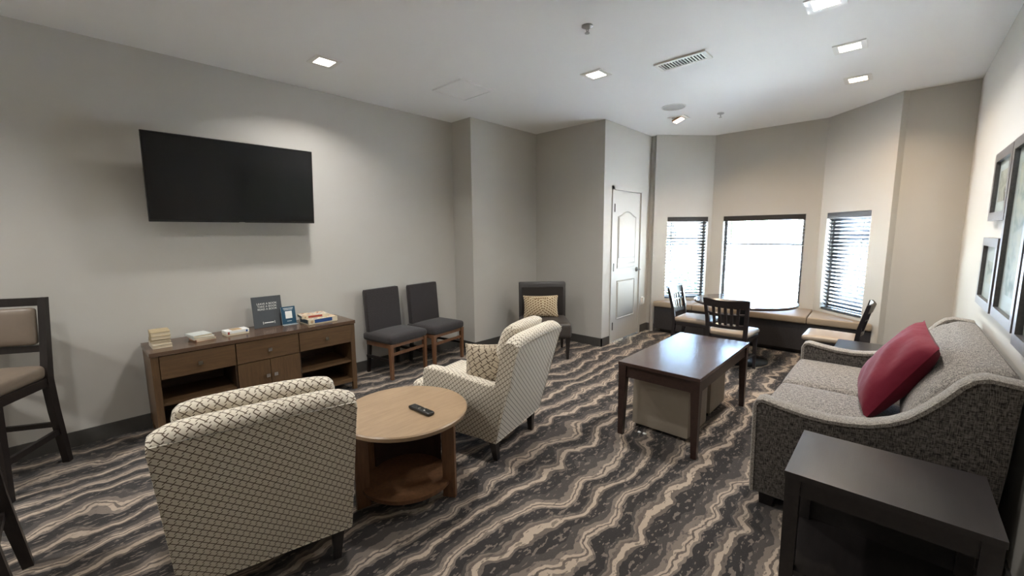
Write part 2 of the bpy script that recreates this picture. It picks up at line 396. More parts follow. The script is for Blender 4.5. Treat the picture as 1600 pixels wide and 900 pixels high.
# door wall with a door opening
DX0, DX1, DH = 4.675, 5.425, 1.955
g = G().box(XK, DX0, YD, YD+T, 0, CZ).box(DX1, XE+0.1, YD, YD+T, 0, CZ).box(DX0, DX1, YD, YD+T, DH, CZ)
struct('wall_door', g, 'wall')
struct('wall_end_left', G().box(XE, XE+T, B0[1], YD+0.001, 0, CZ), 'wall')
struct('wall_end_right', G().box(XE-0.06, XE+0.1, YR, B3[1], 0, CZ), 'wall')
struct('wall_right', G().box(XB-T, XE+0.1, YR-T, YR, 0, CZ), 'wall')
struct('wall_back', G().box(XB-T, XB, YR, YT, 0, CZ), 'wall')
WZ0, WZ1 = 0.47, 1.625
def bay(name, a, b, w0, w1):
    a = Vector(a); b = Vector(b); L = (b-a).length; d = (b-a)/L; out = Vector((-d.y, d.x))
    if out.x < 0: out = -out
    mx = Matrix(((d.x, out.x, 0, a.x), (d.y, out.y, 0, a.y), (0, 0, 1, 0), (0, 0, 0, 1)))
    e = 0.06
    g = G().box(-e, w0, 0, T, 0, CZ).box(w1, L+e, 0, T, 0, CZ).box(w0, w1, 0, T, 0, WZ0).box(w0, w1, 0, T, WZ1, CZ)
    bmesh.ops.transform(g.bm, matrix=mx, verts=g.bm.verts)
    if mx.to_3x3().determinant() < 0: bmesh.ops.reverse_faces(g.bm, faces=g.bm.faces)
    struct(name, g, 'wall'); return mx
mxL = bay('wall_bay_left', B0, B1, 0.135, 0.725)
mxC = bay('wall_bay_center', B1, B2, 0.155, 1.10)
mxR = bay('wall_bay_right', B2, B3, 0.10, 0.70)
# baseboards
BH = 0.105; bt = 0.012
struct('baseboard_left', G().box(XB, XC, YT-bt, YT, 0, BH, 0.003), 'base')
g = G().box(XC-bt, XC, YC-bt, YT-bt, 0, BH, 0.003).box(XC-bt, XK-bt, YC-bt, YC, 0, BH, 0.003).box(XK-bt, XK, YD-bt, YC-bt, 0, BH, 0.003).box(XK-bt, DX0-0.05, YD-bt, YD, 0, BH, 0.003)
struct('baseboard_recess', g, 'base')
struct('baseboard_door', G().box(DX1+0.05, XE, YD-bt, YD, 0, BH, 0.003).box(XE-bt, XE, B0[1], YD-bt, 0, BH, 0.003), 'base')
struct('baseboard_end', G().box(XE-0.06-bt, XE-0.06, YR, B3[1], 0, BH, 0.003), 'base')
struct('baseboard_right', G().box(XB, XE-0.06, YR, YR+bt, 0, BH, 0.003), 'base')

# ------------------------------------------------------------------ door
d = thing('door_1', 'white two-panel closet door with arched upper panel and lever', 'door', (0, 0, 0), kind='structure')
g = G().box(DX0-0.04, DX0+0.012, YD-0.014, YD+T, 0, DH+0.03, 0.004).box(DX1-0.012, DX1+0.04, YD-0.014, YD+T, 0, DH+0.03, 0.004).box(DX0-0.04, DX1+0.04, YD-0.014, YD+T, DH-0.012, DH+0.03, 0.004)
ob('door_frame', g, 'door', d)
slab = ob('door_slab', G().box(DX0+0.014, DX1-0.014, YD+0.004, YD+0.045, 0.01, DH-0.015, 0.002), 'door', d)
def panel(x0, x1, z0, z1, arch):
    pts = [(x0, z0), (x1, z0), (x1, z1)]
    if arch:
        for k in range(1, 12):
            u = k/12; pts.append((x1+(x0-x1)*u, z1 + arch*math.sin(math.pi*u)**1.6))
    pts.append((x0, z1)); return pts
def inset(pts, k):
    cx = sum(p[0] for p in pts)/len(pts); cz = sum(p[1] for p in pts)/len(pts)
    hw = max(p[0] for p in pts)-cx; hz = max(p[1] for p in pts)-cz
    return [(cx+(p[0]-cx)*(hw-k)/hw, cz+(p[1]-cz)*(hz-k)/hz) for p in pts]
for z0, z1, arch in ((0.95, 1.62, 0.075), (0.29, 0.80, 0)):
    pts = panel(DX0+0.13, DX1-0.13, z0, z1, arch)
    ring_o, ring_i = pts, inset(pts, 0.016)
    g = G(); n = len(pts)
    A = [g.bm.verts.new((p[0], YD+0.004, p[1])) for p in ring_o]; Bm = [g.bm.verts.new((p[0], YD-0.005, p[1])) for p in inset(pts, 0.006)]; Cc = [g.bm.verts.new((p[0], YD+0.003, p[1])) for p in ring_i]
    for i in range(n):
        j = (i+1) % n; g.bm.faces.new((A[i], A[j], Bm[j], Bm[i])); g.bm.faces.new((Bm[i], Bm[j], Cc[j], Cc[i]))
    ob('panel_moulding', g, 'door', slab)
    g = G().prism(inset(pts, 0.03), 'y', YD-0.003, YD+0.006, 0.006); ob('raised_panel', g, 'door', slab)
for z in (0.22, 0.98, 1.72):
    ob('hinge', G().box(DX0+0.004, DX0+0.022, YD-0.018, YD+0.006, z-0.05, z+0.05, 0.003), 'bronze', d)
kx = DX1-0.075
kn = ob('door_knob', G().tube([(kx, YD+0.004, 0.91), (kx, YD-0.006, 0.91)], 0.032, 20).tube([(kx, YD-0.006, 0.91), (kx, YD-0.045, 0.91)], 0.011, 12).tube([(kx, YD-0.045, 0.91), (kx-0.03, YD-0.05, 0.912), (kx-0.085, YD-0.045, 0.908)], [0.013, 0.012, 0.010], 10), 'lever', d)
ot = thing('wall_outlet', 'white outlet plate low on the wall right of the closet door', 'outlet', (5.535, YD, 0.45))
ob('cover_plate', G().box(-0.036, 0.036, -0.006, 0, -0.058, 0.058, 0.003), 'white', ot)
ob('receptacle', G().box(-0.017, 0.017, -0.034, -0.004, -0.04, 0.045, 0.004), 'white', ot)

# ------------------------------------------------------------------ windows and blinds
def window(num, mx, w0, w1, tilt, lab_b, hidden_rows=0):
    w = thing('window_%d' % num, None, None, kind='structure')
    w.matrix_world = mx @ Matrix.Translation((w0, 0, 0)); W = w1-w0
    g = G().box(0, 0.035, 0.085, T, WZ0, WZ1, 0.004).box(W-0.035, W, 0.085, T, WZ0, WZ1, 0.004).box(0, W, 0.085, T, WZ0, WZ0+0.04, 0.004).box(0, W, 0.085, T, WZ1-0.035, WZ1, 0.004)
    ob('window_frame', g, 'vinyl_frame', w)
    zm = 1.24
    ob('meeting_rail', G().box(0.03, W-0.03, 0.09, T-0.01, zm-0.012, zm+0.012, 0.003), 'vinyl_frame', w)
    ob('pane', G().box(0.03, W-0.03, 0.108, 0.112, WZ0+0.035, zm-0.01), 'glass', w)
    ob('pane', G().box(0.03, W-0.03, 0.122, 0.126, zm+0.01, WZ1-0.03), 'glass', w)
    b = thing('window_blind', lab_b, 'blind', group='bay window blinds')
    b.matrix_world = w.matrix_world.copy()
    yb = 0.042
    ob('valance', G().box(0.004, W-0.004, 0.002, 0.016, WZ1-0.068, WZ1-0.002, 0.003), 'blind', b)
    ob('headrail', G().box(0.008, W-0.008, 0.018, 0.066, WZ1-0.05, WZ1-0.004, 0.003), 'blind', b)
    pitch = 0.0435; z = WZ1-0.085
    sl = None
    while z > WZ0+0.05:
        if sl is None:
            g = G().box(0.008, W-0.008, -0.025, 0.025, -0.0015, 0.0015)
            sl = ob('slat', g, 'blind', b, (0, yb, z), (R(tilt), 0, 0))
        else:
            s2 = sl.copy(); col.objects.link(s2); s2.parent = b; s2.location = (0, yb, z)
        z -= pitch
    ob('bottom_rail', G().box(0.008, W-0.008, yb-0.026, yb+0.026, WZ0+0.012, WZ0+0.03, 0.004), 'blind', b)
    for k in ((0.16, 0.84) if W < 0.8 else (0.12, 0.5, 0.88)):
        for yy in (yb-0.027, yb+0.027):
            ob('ladder_cord', G().tube([(W*k, yy, WZ0+0.02), (W*k, yy, WZ1-0.05)], 0.0016, 6), 'cord', b)
    ob('tilt_wand', G().tube([(W*0.11, 0.012, WZ1-0.07), (W*0.11, 0.012, WZ1-0.5)], 0.004, 8), 'blind', b)
    pl = bpy.data.lights.new('daylight_portal', 'AREA'); pl.shape = 'RECTANGLE'; pl.size = W; pl.size_y = WZ1-WZ0; pl.cycles.is_portal = True
    po = bpy.data.objects.new('daylight_portal', pl); col.objects.link(po)
    inw = -(mx.to_3x3() @ Vector((0, 1, 0))); c = mx @ Vector((w0+W/2, T+0.01, (WZ0+WZ1)/2))
    po.matrix_world = Matrix.Translation(c) @ inw.to_track_quat('-Z', 'Z').to_matrix().to_4x4()
    return w
window(1, mxL, 0.135, 0.725, -26, 'dark slatted blind in the narrow window nearest the white door')
window(2, mxC, 0.155, 1.10, -10, 'dark slatted blind, almost fully open, in the wide middle bay window')
window(3, mxR, 0.10, 0.70, -38, 'dark slatted blind in the narrow bay window on the sofa side')

# ------------------------------------------------------------------ ceiling fittings
def downlight(x, y, label, warm=False, power=1.0, aim=0.0):
    d = thing('ceiling_light', label, 'ceiling light', (x, y, CZ), 0, 'square recessed ceiling lights')
    o, i = 0.095, 0.062
    g = G()
    for a in ((-o, -i, -o, o), (i, o, -o, o), (-i, i, -o, -i), (-i, i, i, o)):
        g.box(a[0], a[1], a[2], a[3], -0.007, 0.0)
    ob('trim', g, 'white', d)
    g = G()
    for a in ((-i-0.003, -i, -i, i), (i, i+0.003, -i, i), (-i, i, -i-0.003, -i), (-i, i, i, i+0.003)):
        g.box(a[0], a[1], a[2], a[3], -0.004, -0.0005)
    dz = 0.0
    if aim:                                   # gimbal head turned away from the closet door
        ob('baffle', g, 'white', d); dz = -0.028
        ob('gimbal', G().box(-0.055, 0.055, -0.055, 0.055, -0.002, 0.022, 0.004), 'trim_tan', d, (0, 0, dz), (R(aim), 0, 0))
        ob('diffuser', G().box(-0.048, 0.048, -0.048, 0.048, -0.0045, -0.0015), 'lamp_warm', d, (0, 0, dz), (R(aim), 0, 0))
    else:
        ob('baffle', g, 'white', d)
        ob('diffuser', G().box(-i, i, -i, i, -0.0045, -0.001), 'lamp_warm' if warm else 'lamp', d)
    l = bpy.data.lights.new('ceiling_light_lamp', 'AREA'); l.shape = 'SQUARE'; l.size = 0.12 if not aim else 0.09; l.energy = LAMP_W*power; l.spread = R(136)
    l.color = (1.0, 0.78, 0.56) if warm else (1.0, 0.975, 0.94)
    lo = bpy.data.objects.new('lamp', l); col.objects.link(lo); lo.parent = d; lo.location = (0, 0, dz-0.006) if not aim else (0, -0.004, dz-0.009); lo.rotation_euler = (R(aim), 0, 0)
    return d
downlight(1.49, 3.32, 'square recessed ceiling light nearest the television')
downlight(3.17, 1.97, 'square recessed ceiling light beside the hatch and the air vent')
downlight(5.0, 1.99, 'warm square recessed ceiling light beside the round speaker', True, 1.25, -22)
downlight(4.0, 0.376, 'square recessed ceiling light, middle of the row above the sofa')
downlight(4.87, 0.38, 'square recessed ceiling light above the sofa, nearest the windows', True, 0.85)
downlight(3.14, 0.426, 'square recessed ceiling light cut by the top of the picture')
downlight(1.35, 1.97, 'square recessed ceiling light above the round side table')
downlight(1.30, 0.42, 'square recessed ceiling light above the near end table', power=0.12)
downlight(-0.6, 1.97, 'square recessed ceiling light at the near end of the room', power=0.9)
downlight(-1.5, 0.5, 'square recessed ceiling light in the corner behind the camera', power=0.3)
downlight(-1.5, 3.3, 'square recessed ceiling light behind the bar stools', power=2.0)
v = thing('air_vent', 'white rectangular ceiling air vent with dark slots', 'vent', (3.40, 1.343, CZ))
ob('backing', G().box(-0.065, 0.065, -0.175, 0.175, -0.004, -0.0005), 'dark', v)
g = G().box(-0.085, -0.06, -0.195, 0.195, -0.012, 0, 0.002).box(0.06, 0.085, -0.195, 0.195, -0.012, 0, 0.002).box(-0.06, 0.06, -0.195, -0.168, -0.012, 0, 0.002).box(-0.06, 0.06, 0.168, 0.195, -0.012, 0, 0.002)
ob('frame', g, 'white', v)
sl = None
for k in range(15):
    y = -0.158+k*0.0226
    if sl is None: sl = ob('slat', G().box(-0.06, 0.06, -0.0035, 0.0035, -0.009, -0.0045, Mx=None), 'white', v, (0, y, 0), (0, 0, 0))
    else: s2 = sl.copy(); col.objects.link(s2); s2.parent = v; s2.location = (0, y, 0)
hp = thing('access_hatch', 'flush square access panel in the ceiling left of the vent', 'hatch', (2.64, 3.05, CZ))
ob('hatch_panel', G().box(-0.18, 0.18, -0.18, 0.18, -0.010, -0.001, 0.002), 'ceiling', hp)
g = G()
for a in ((-0.2, -0.184, -0.2, 0.2), (0.184, 0.2, -0.2, 0.2), (-0.184, 0.184, -0.2, -0.184), (-0.184, 0.184, 0.184, 0.2)): g.box(a[0], a[1], a[2], a[3], -0.012, 0, 0.003)
ob('hatch_frame', g, 'ceiling', hp)
sp = thing('ceiling_speaker', 'round grey flush speaker in the ceiling', 'speaker', (4.547, 1.87, CZ))
ob('rim', G().lathe([(0.122, 0), (0.122, -0.005), (0.112, -0.006), (0.112, -0.003)], n=40), 'white', sp)
ob('grille', G().lathe([(0.112, -0.003), (0.1, -0.006), (0, -0.007)], n=40), 'grille', sp)
def sprinkler(x, y, label):
    s_ = thing('fire_sprinkler', label, 'sprinkler', (x, y, CZ), 0, 'ceiling sprinklers')
    ob('escutcheon', G().lathe([(0.036, 0), (0.036, -0.006), (0.024, -0.012), (0.012, -0.013), (0, -0.013)], n=24), 'sprink', s_)
    ob('frame_arm', G().tube([(-0.009, 0, -0.012), (-0.011, 0, -0.025), (0, 0, -0.042)], 0.003, 6).tube([(0.009, 0, -0.012), (0.011, 0, -0.025), (0, 0, -0.042)], 0.003, 6), 'sprink', s_)
    ob('deflector', G().lathe([(0, -0.042), (0.016, -0.043), (0.016, -0.045), (0, -0.045)], n=16), 'sprink', s_)
sprinkler(2.42, 1.575, 'chrome ceiling sprinkler nearest the camera')
sprinkler(5.154, 1.583, 'small ceiling sprinkler near the windows')

# ------------------------------------------------------------------ television
tv = thing('television', 'large black flat television tilted forward on the wall', 'television', (0.983, 0, 1.525))
tl = math.atan2(0.05, 0.615)
tw = 0.562; th = 0.615
mt = Matrix.Translation((0, 3.865, 0)) @ Matrix.Rotation(tl, 4, 'X')
def tvp(name, g, mat):
    bmesh.ops.transform(g.bm, matrix=mt, verts=g.bm.verts); return ob(name, g, mat, tv)
tvp('body', G().box(-tw, tw, -0.012, 0.022, 0, th, 0.004).box(-0.36, 0.36, 0.02, 0.05, 0.06, 0.40, 0.012), 'tv_body')
tvp('screen', G().box(-tw+0.008, tw-0.008, -0.0135, -0.011, 0.016, th-0.008), 'tv_screen')
tvp('logo_plate', G().box(-0.02, 0.02, -0.014, -0.008, -0.006, 0.003, 0.001), 'steel')
ob('wall_mount', G().box(-0.22, 0.22, YT-0.02, YT-0.001, 0.15, 0.42, 0.003).box(-0.18, -0.14, 3.88, YT-0.01, 0.14, 0.45).box(0.14, 0.18, 3.88, YT-0.01, 0.14, 0.45), 'tv_body', tv)

# ------------------------------------------------------------------ console
CX0, CX1, CY0, CY1, CH = 0.305, 1.735, 3.585, 4.0, 0.648
c = thing('console', 'long brown wooden console with three drawers, two doors and open shelves', 'console', ((CX0+CX1)/2, CY0, 0))
hw = (CX1-CX0)/2; D = CY1-CY0
ob('top', G().box(-hw, hw, -0.008, D, CH-0.028, CH, 0.002), 'console_top', c)
for sx in (-1, 1):
    x0, x1 = sorted((sx*(hw-0.006), sx*(hw-0.046)))
    ob('side_panel', G().box(x0, x1, 0.004, D-0.002, 0.07, CH-0.028), 'console_v', c)
    for y in (0.022, D-0.024):
        xc = sx*(hw-0.026)
        ob('leg', G().leg((xc, y, 0), (xc, y, CH-0.03), 0.034, 0.042), 'console_v', c)
xs = [-hw+0.046, -0.225, 0.225, hw-0.046]
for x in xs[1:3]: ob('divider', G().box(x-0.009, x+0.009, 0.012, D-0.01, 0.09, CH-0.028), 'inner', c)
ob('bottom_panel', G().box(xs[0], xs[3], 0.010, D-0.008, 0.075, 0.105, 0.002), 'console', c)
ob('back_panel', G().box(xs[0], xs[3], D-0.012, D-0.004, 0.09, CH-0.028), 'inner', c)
for i in (0, 2):
    ob('shelf', G().box(xs[i]+0.001, xs[i+1]-0.010 if i == 0 else xs[i+1], 0.02, D-0.012, 0.262, 0.282, 0.001), 'console', c)
def knob(par, x, z):
    ob('knob', G().tube([(x, -0.006, z), (x, -0.02, z)], 0.006, 8).box(x-0.0135, x+0.0135, -0.03, -0.018, z-0.0135, z+0.0135, 0.004), 'chrome', par)
dz0, dz1 = 0.455, CH-0.034
for i in range(3):
    a, b = xs[i]+0.004, xs[i+1]-0.004
    dr = ob('drawer', G().box(a, b, -0.004, 0.016, dz0, dz1, 0.002).box(a+0.02, b-0.02, 0.016, D-0.05, dz0+0.02, dz1-0.02), 'console', c)
    knob(dr, (a+b)/2, (dz0+dz1)/2-0.005)
for a, b, kx in ((xs[1]+0.004, -0.002, -0.028), (0.002, xs[2]-0.004, 0.028)):
    dr = ob('door', G().box(a, b, -0.004, 0.014, 0.108, dz0-0.006, 0.002), 'console_v', c); knob(dr, kx, 0.325)

# things on the console
def book(x, y, z, w, dpt, h, rz, cover, label, grp='books on the console', paper='paper'):
    b = thing('book', label, 'book', (x, y, z), R(rz), grp)
    ob('pages', G().box(-w/2+0.003, w/2-0.002, -dpt/2+0.003, dpt/2-0.003, 0.0012, h-0.0012), paper, b)
    ob('cover', G().box(-w/2, w/2, -dpt/2, dpt/2, 0, 0.0012).box(-w/2, w/2, -dpt/2, dpt/2, h-0.0012, h).box(-w/2, -w/2+0.002, -dpt/2, dpt/2, 0, h), cover, b)
    return z+h
M['bk1'] = plain('cover_buff', S(178, 160, 126), 0.6); M['bk2'] = plain('cover_ivory', S(206, 196, 178), 0.6); M['bk3'] = plain('cover_white', S(214, 214, 208), 0.5); M['bk4'] = plain('cover_peach', S(206, 164, 136), 0.6); M['bk5'] = plain('cover_pale', S(200, 204, 200), 0.5)
z = CH+0.001
ords = ['bottom', 'second from the bottom', 'third from the bottom', 'fourth from the bottom', 'top']
for k, (h, cv) in enumerate(((0.024, 'bk2'), (0.02, 'bk2'), (0.018, 'bk1'), (0.024, 'bk1'), (0.026, 'bk1'))):
    z = book(0.395+random.uniform(-.004, .004), 3.79+random.uniform(-.006, .006), z, 0.108, 0.165, h, random.uniform(-3, 3), cv, 'tan paperback, %s of the stack at the console\'s left end' % ords[k], 'paperbacks stacked at the left end of the console')
z = CH+0.001
for (h, cv, lb, dx, w, dp, rz) in ((0.015, 'bk4', 'thin peach-edged book at the bottom of the short white stack', 0.012, 0.125, 0.155, 8), (0.016, 'bk3', 'white book in the middle of the short white stack', 0.004, 0.13, 0.16, 4), (0.016, 'bk5', 'pale grey-white book on top of the short white stack', -0.010, 0.122, 0.155, 10)):
    z = book(0.628+dx, 3.80, z, w, dp, h, rz, cv, lb, 'flat books left of the small puzzle box')
pb = thing('puzzle_box', 'small white card box with red and blue end marks', 'box', (0.855, 3.80, CH+0.001), R(5))
ob('tray', G().box(-0.078, 0.078, -0.05, 0.05, 0, 0.034, 0.001), 'cream_card', pb)
ob('lid', G().box(-0.079, 0.079, -0.051, 0.051, 0.016, 0.037, 0.001), 'print_white', pb)
ob('end_mark', G().box(-0.07, -0.057, -0.0518, -0.0508, 0.012, 0.031), 'red_card', pb)
ob('end_mark', G().box(0.056, 0.068, -0.0518, -0.0508, 0.014, 0.030), 'blue', pb)
ob('lid_picture', G().box(-0.035, 0.035, -0.04, 0.04, 0.037, 0.0385), 'tan_card', pb)
sg = thing('table_sign', 'slate grey standing sign about leaving and taking books', 'sign', (1.118, 3.86, CH+0.0015), R(-1))
th_ = R(-9)
rotm = Matrix.Rotation(th_, 4, 'X')
g = G().box(-0.112, 0.112, 0, 0.008, 0, 0.262, 0.0015); bmesh.ops.transform(g.bm, matrix=rotm, verts=g.bm.verts); ob('sign_board', g, 'sign_grey', sg)
ob('easel_foot', G().box(-0.05, 0.05, 0.03, 0.07, 0, 0.004).prism([(0.035, 0.002), (0.07, 0.002), (0.052, 0.15), (0.036, 0.15)], 'x', -0.02, 0.02), 'sign_grey', sg)
for k, (body, zz) in enumerate((('LEAVE A BOOK', 0.200), ('TAKE A BOOK', 0.177), ('READ A BOOK', 0.154))):
    p = rotm @ Vector((0.0, -0.0015, zz)); text_mesh('lettering', body, 0.0225, 'print_white', sg, p, (R(90)+th_, 0, 0))
g = G()
for a in ((-0.046, -0.042, 0.028, 0.05), (0.042, 0.046, 0.028, 0.05), (-0.036, 0.036, 0.035, 0.043)): g.box(a[0], a[1], -0.0012, 0, a[2], a[3])
bmesh.ops.transform(g.bm, matrix=rotm, verts=g.bm.verts); ob('emblem', g, 'print_white', sg)
bs = thing('small_sign', 'small blue card sign in a clear stand', 'sign', (1.268, 3.83, CH+0.0015), R(-1))
g = G().box(-0.056, 0.056, 0, 0.003, 0.008, 0.158); bmesh.ops.transform(g.bm, matrix=rotm, verts=g.bm.verts); ob('card', g, 'sign_blue', bs)
g = G().box(-0.058, 0.058, 0.003, 0.005, 0.002, 0.158); bmesh.ops.transform(g.bm, matrix=rotm, verts=g.bm.verts); g.box(-0.058, 0.058, -0.03, 0.045, 0, 0.003); ob('clear_stand', g, 'acrylic', bs)
g = G().box(-0.04, 0.04, -0.001, 0, 0.14, 0.145).box(-0.034, 0.034, -0.001, 0, 0.129, 0.133).box(-0.018, 0.018, -0.001, 0, 0.03, 0.034).box(-0.027, 0.027, -0.001, 0, 0.055, 0.118); 
bmesh.ops.transform(g.bm, matrix=rotm, verts=g.bm.verts); ob('pale_patch', g, 'print_white', bs)
def gamebox(x, y, z, rz, h, side, lid, label, w=0.255, dp=0.19):
    b = thing('board_game_box', label, 'box', (x, y, z), R(rz), 'board game boxes on the console')
    ob('box_tray', G().box(-w/2+0.002, w/2-0.002, -dp/2+0.002, dp/2-0.002, 0, h*0.6), 'cream_card', b)
    ob('box_lid', G().box(-w/2, w/2, -dp/2, dp/2, h*0.12, h, 0.001), 'cream_card', b)
    ob('lid_picture', G().box(-w/2+0.006, w/2-0.006, -dp/2+0.006, dp/2-0.006, h, h+0.0008), lid, b)
    s1 = ob('side_label', G().box(-w/2+0.05, w/2-0.05, -dp/2-0.0012, -dp/2, h*0.25, h*0.9), side, b)
    ob('side_label', G().box(-w/2-0.0012, -w/2, -dp/2+0.02, dp/2-0.02, h*0.22, h*0.92), 'navy', b)
    ob('side_emblem', G().tube([(-w/2+0.026, -dp/2, h*0.55), (-w/2+0.026, -dp/2-0.0012, h*0.55)], h*0.27, 16), 'tan_card', b)
    return z+h+0.0012
z = gamebox(1.487, 3.765, CH+0.001, 3, 0.046, 'blue', 'lid', 'cream board game box with a blue side label, bottom of the pair')
gamebox(1.452, 3.80, z, -6, 0.026, 'red_card', 'lid', 'picture-covered game box lying on top of the blue-labelled one', 0.215, 0.16)

# ------------------------------------------------------------------ charcoal side chairs
def side_chair(label, loc, rz):
    # local: seat front at -y, origin under the middle of the front edge
    c = thing('side_chair', label, 'chair', loc, R(rz), 'charcoal upholstered chairs along the wall')
    ob('seat', G().rbox((0, 0.20, 0.392), (0.49, 0.44, 0.082), 0.03, 9, (0, 0, 0.014)), 'charcoal_fabric', c)
    bk = [(0.335, 0.40), (0.40, 0.40), (0.432, 0.85), (0.42, 0.862), (0.385, 0.862), (0.375, 0.85)]
    ob('backrest', G().prism([(0.335, 0.35), (0.395, 0.35), (0.43, 0.84), (0.42, 0.862), (0.378, 0.862), (0.37, 0.84)], 'x', -0.215, 0.215, 0.014, 3), 'charcoal_fabric', c)
    for sx in (-1, 1):
        ob('leg', G().leg((sx*0.222, 0.012, 0), (sx*0.222, 0.012, 0.355), 0.028, 0.04), 'walnut_leg', c)
        ob('leg', G().leg((sx*0.19, 0.415, 0), (sx*0.19, 0.375, 0.36), 0.026, 0.036), 'stool_wood', c)
        ob('side_stretcher', G().box(sx*0.21-0.009, sx*0.21+0.009, 0.02, 0.40, 0.17, 0.195, 0.002), 'stool_wood', c)
        ob('side_apron', G().box(sx*0.222-0.010, sx*0.222+0.010, 0.03, 0.37, 0.312, 0.355, 0.002), 'walnut_leg', c)
    ob('front_apron', G().box(-0.205, 0.205, 0.002, 0.022, 0.318, 0.356, 0.002), 'walnut_leg', c)
    ob('front_stretcher', G().box(-0.205, 0.205, 0.004, 0.022, 0.235, 0.262, 0.002), 'walnut_leg', c)
    return c
sc = side_chair('charcoal upholstered side chair beside the console', (2.285, 3.565, 0), 9)
dup(sc, (2.80, 3.57, 0), R(9), 'charcoal upholstered side chair nearest the wall column')

# ------------------------------------------------------------------ slipper chair in the recess
ang = math.atan2(-0.74, 0.67)   # local +x across, local -y is the front
s = thing('slipper_chair', 'black armless slipper chair in the wall recess', 'chair', (3.55, 2.79, 0), R(-46))
ob('seat', G().rbox((0, 0.27, 0.335), (0.57, 0.56, 0.17), 0.035, 9, (0, 0, 0.012)), 'seat_vinyl', s)
ob('backrest', G().prism([(0.47, 0.27), (0.56, 0.27), (0.60, 0.80), (0.585, 0.825), (0.52, 0.825), (0.505, 0.80)], 'x', -0.285, 0.285, 0.012, 3), 'black_leather', s)
ob('back_panel_seam', G().box(-0.25, 0.25, 0.462, 0.475, 0.44, 0.77, 0.004, Mx=Matrix.Translation((0, 0.01, 0)) @ Matrix.Shear('XY', 4, (0, 0)) ), 'black_leather', s)
for sx in (-1, 1):
    ob('leg', G().leg((sx*0.245, 0.045, 0), (sx*0.245, 0.045, 0.27), 0.026, 0.05), 'black_wood', s)
    ob('leg', G().leg((sx*0.245, 0.53, 0), (sx*0.245, 0.50, 0.27), 0.026, 0.05), 'black_wood', s)
mx = Matrix.Translation((3.55, 2.79, 0)) @ Matrix.Rotation(R(-46), 4, 'Z') @ Matrix.Translation((-0.03, 0.37, 0.55)) @ Matrix.Rotation(R(76), 4, 'X')
ob('lumbar_pillow', G().pillow(0.42, 0.27, 0.13, mx), 'small_print', label='cream lattice-print lumbar pillow on the black slipper chair', cat='pillow')

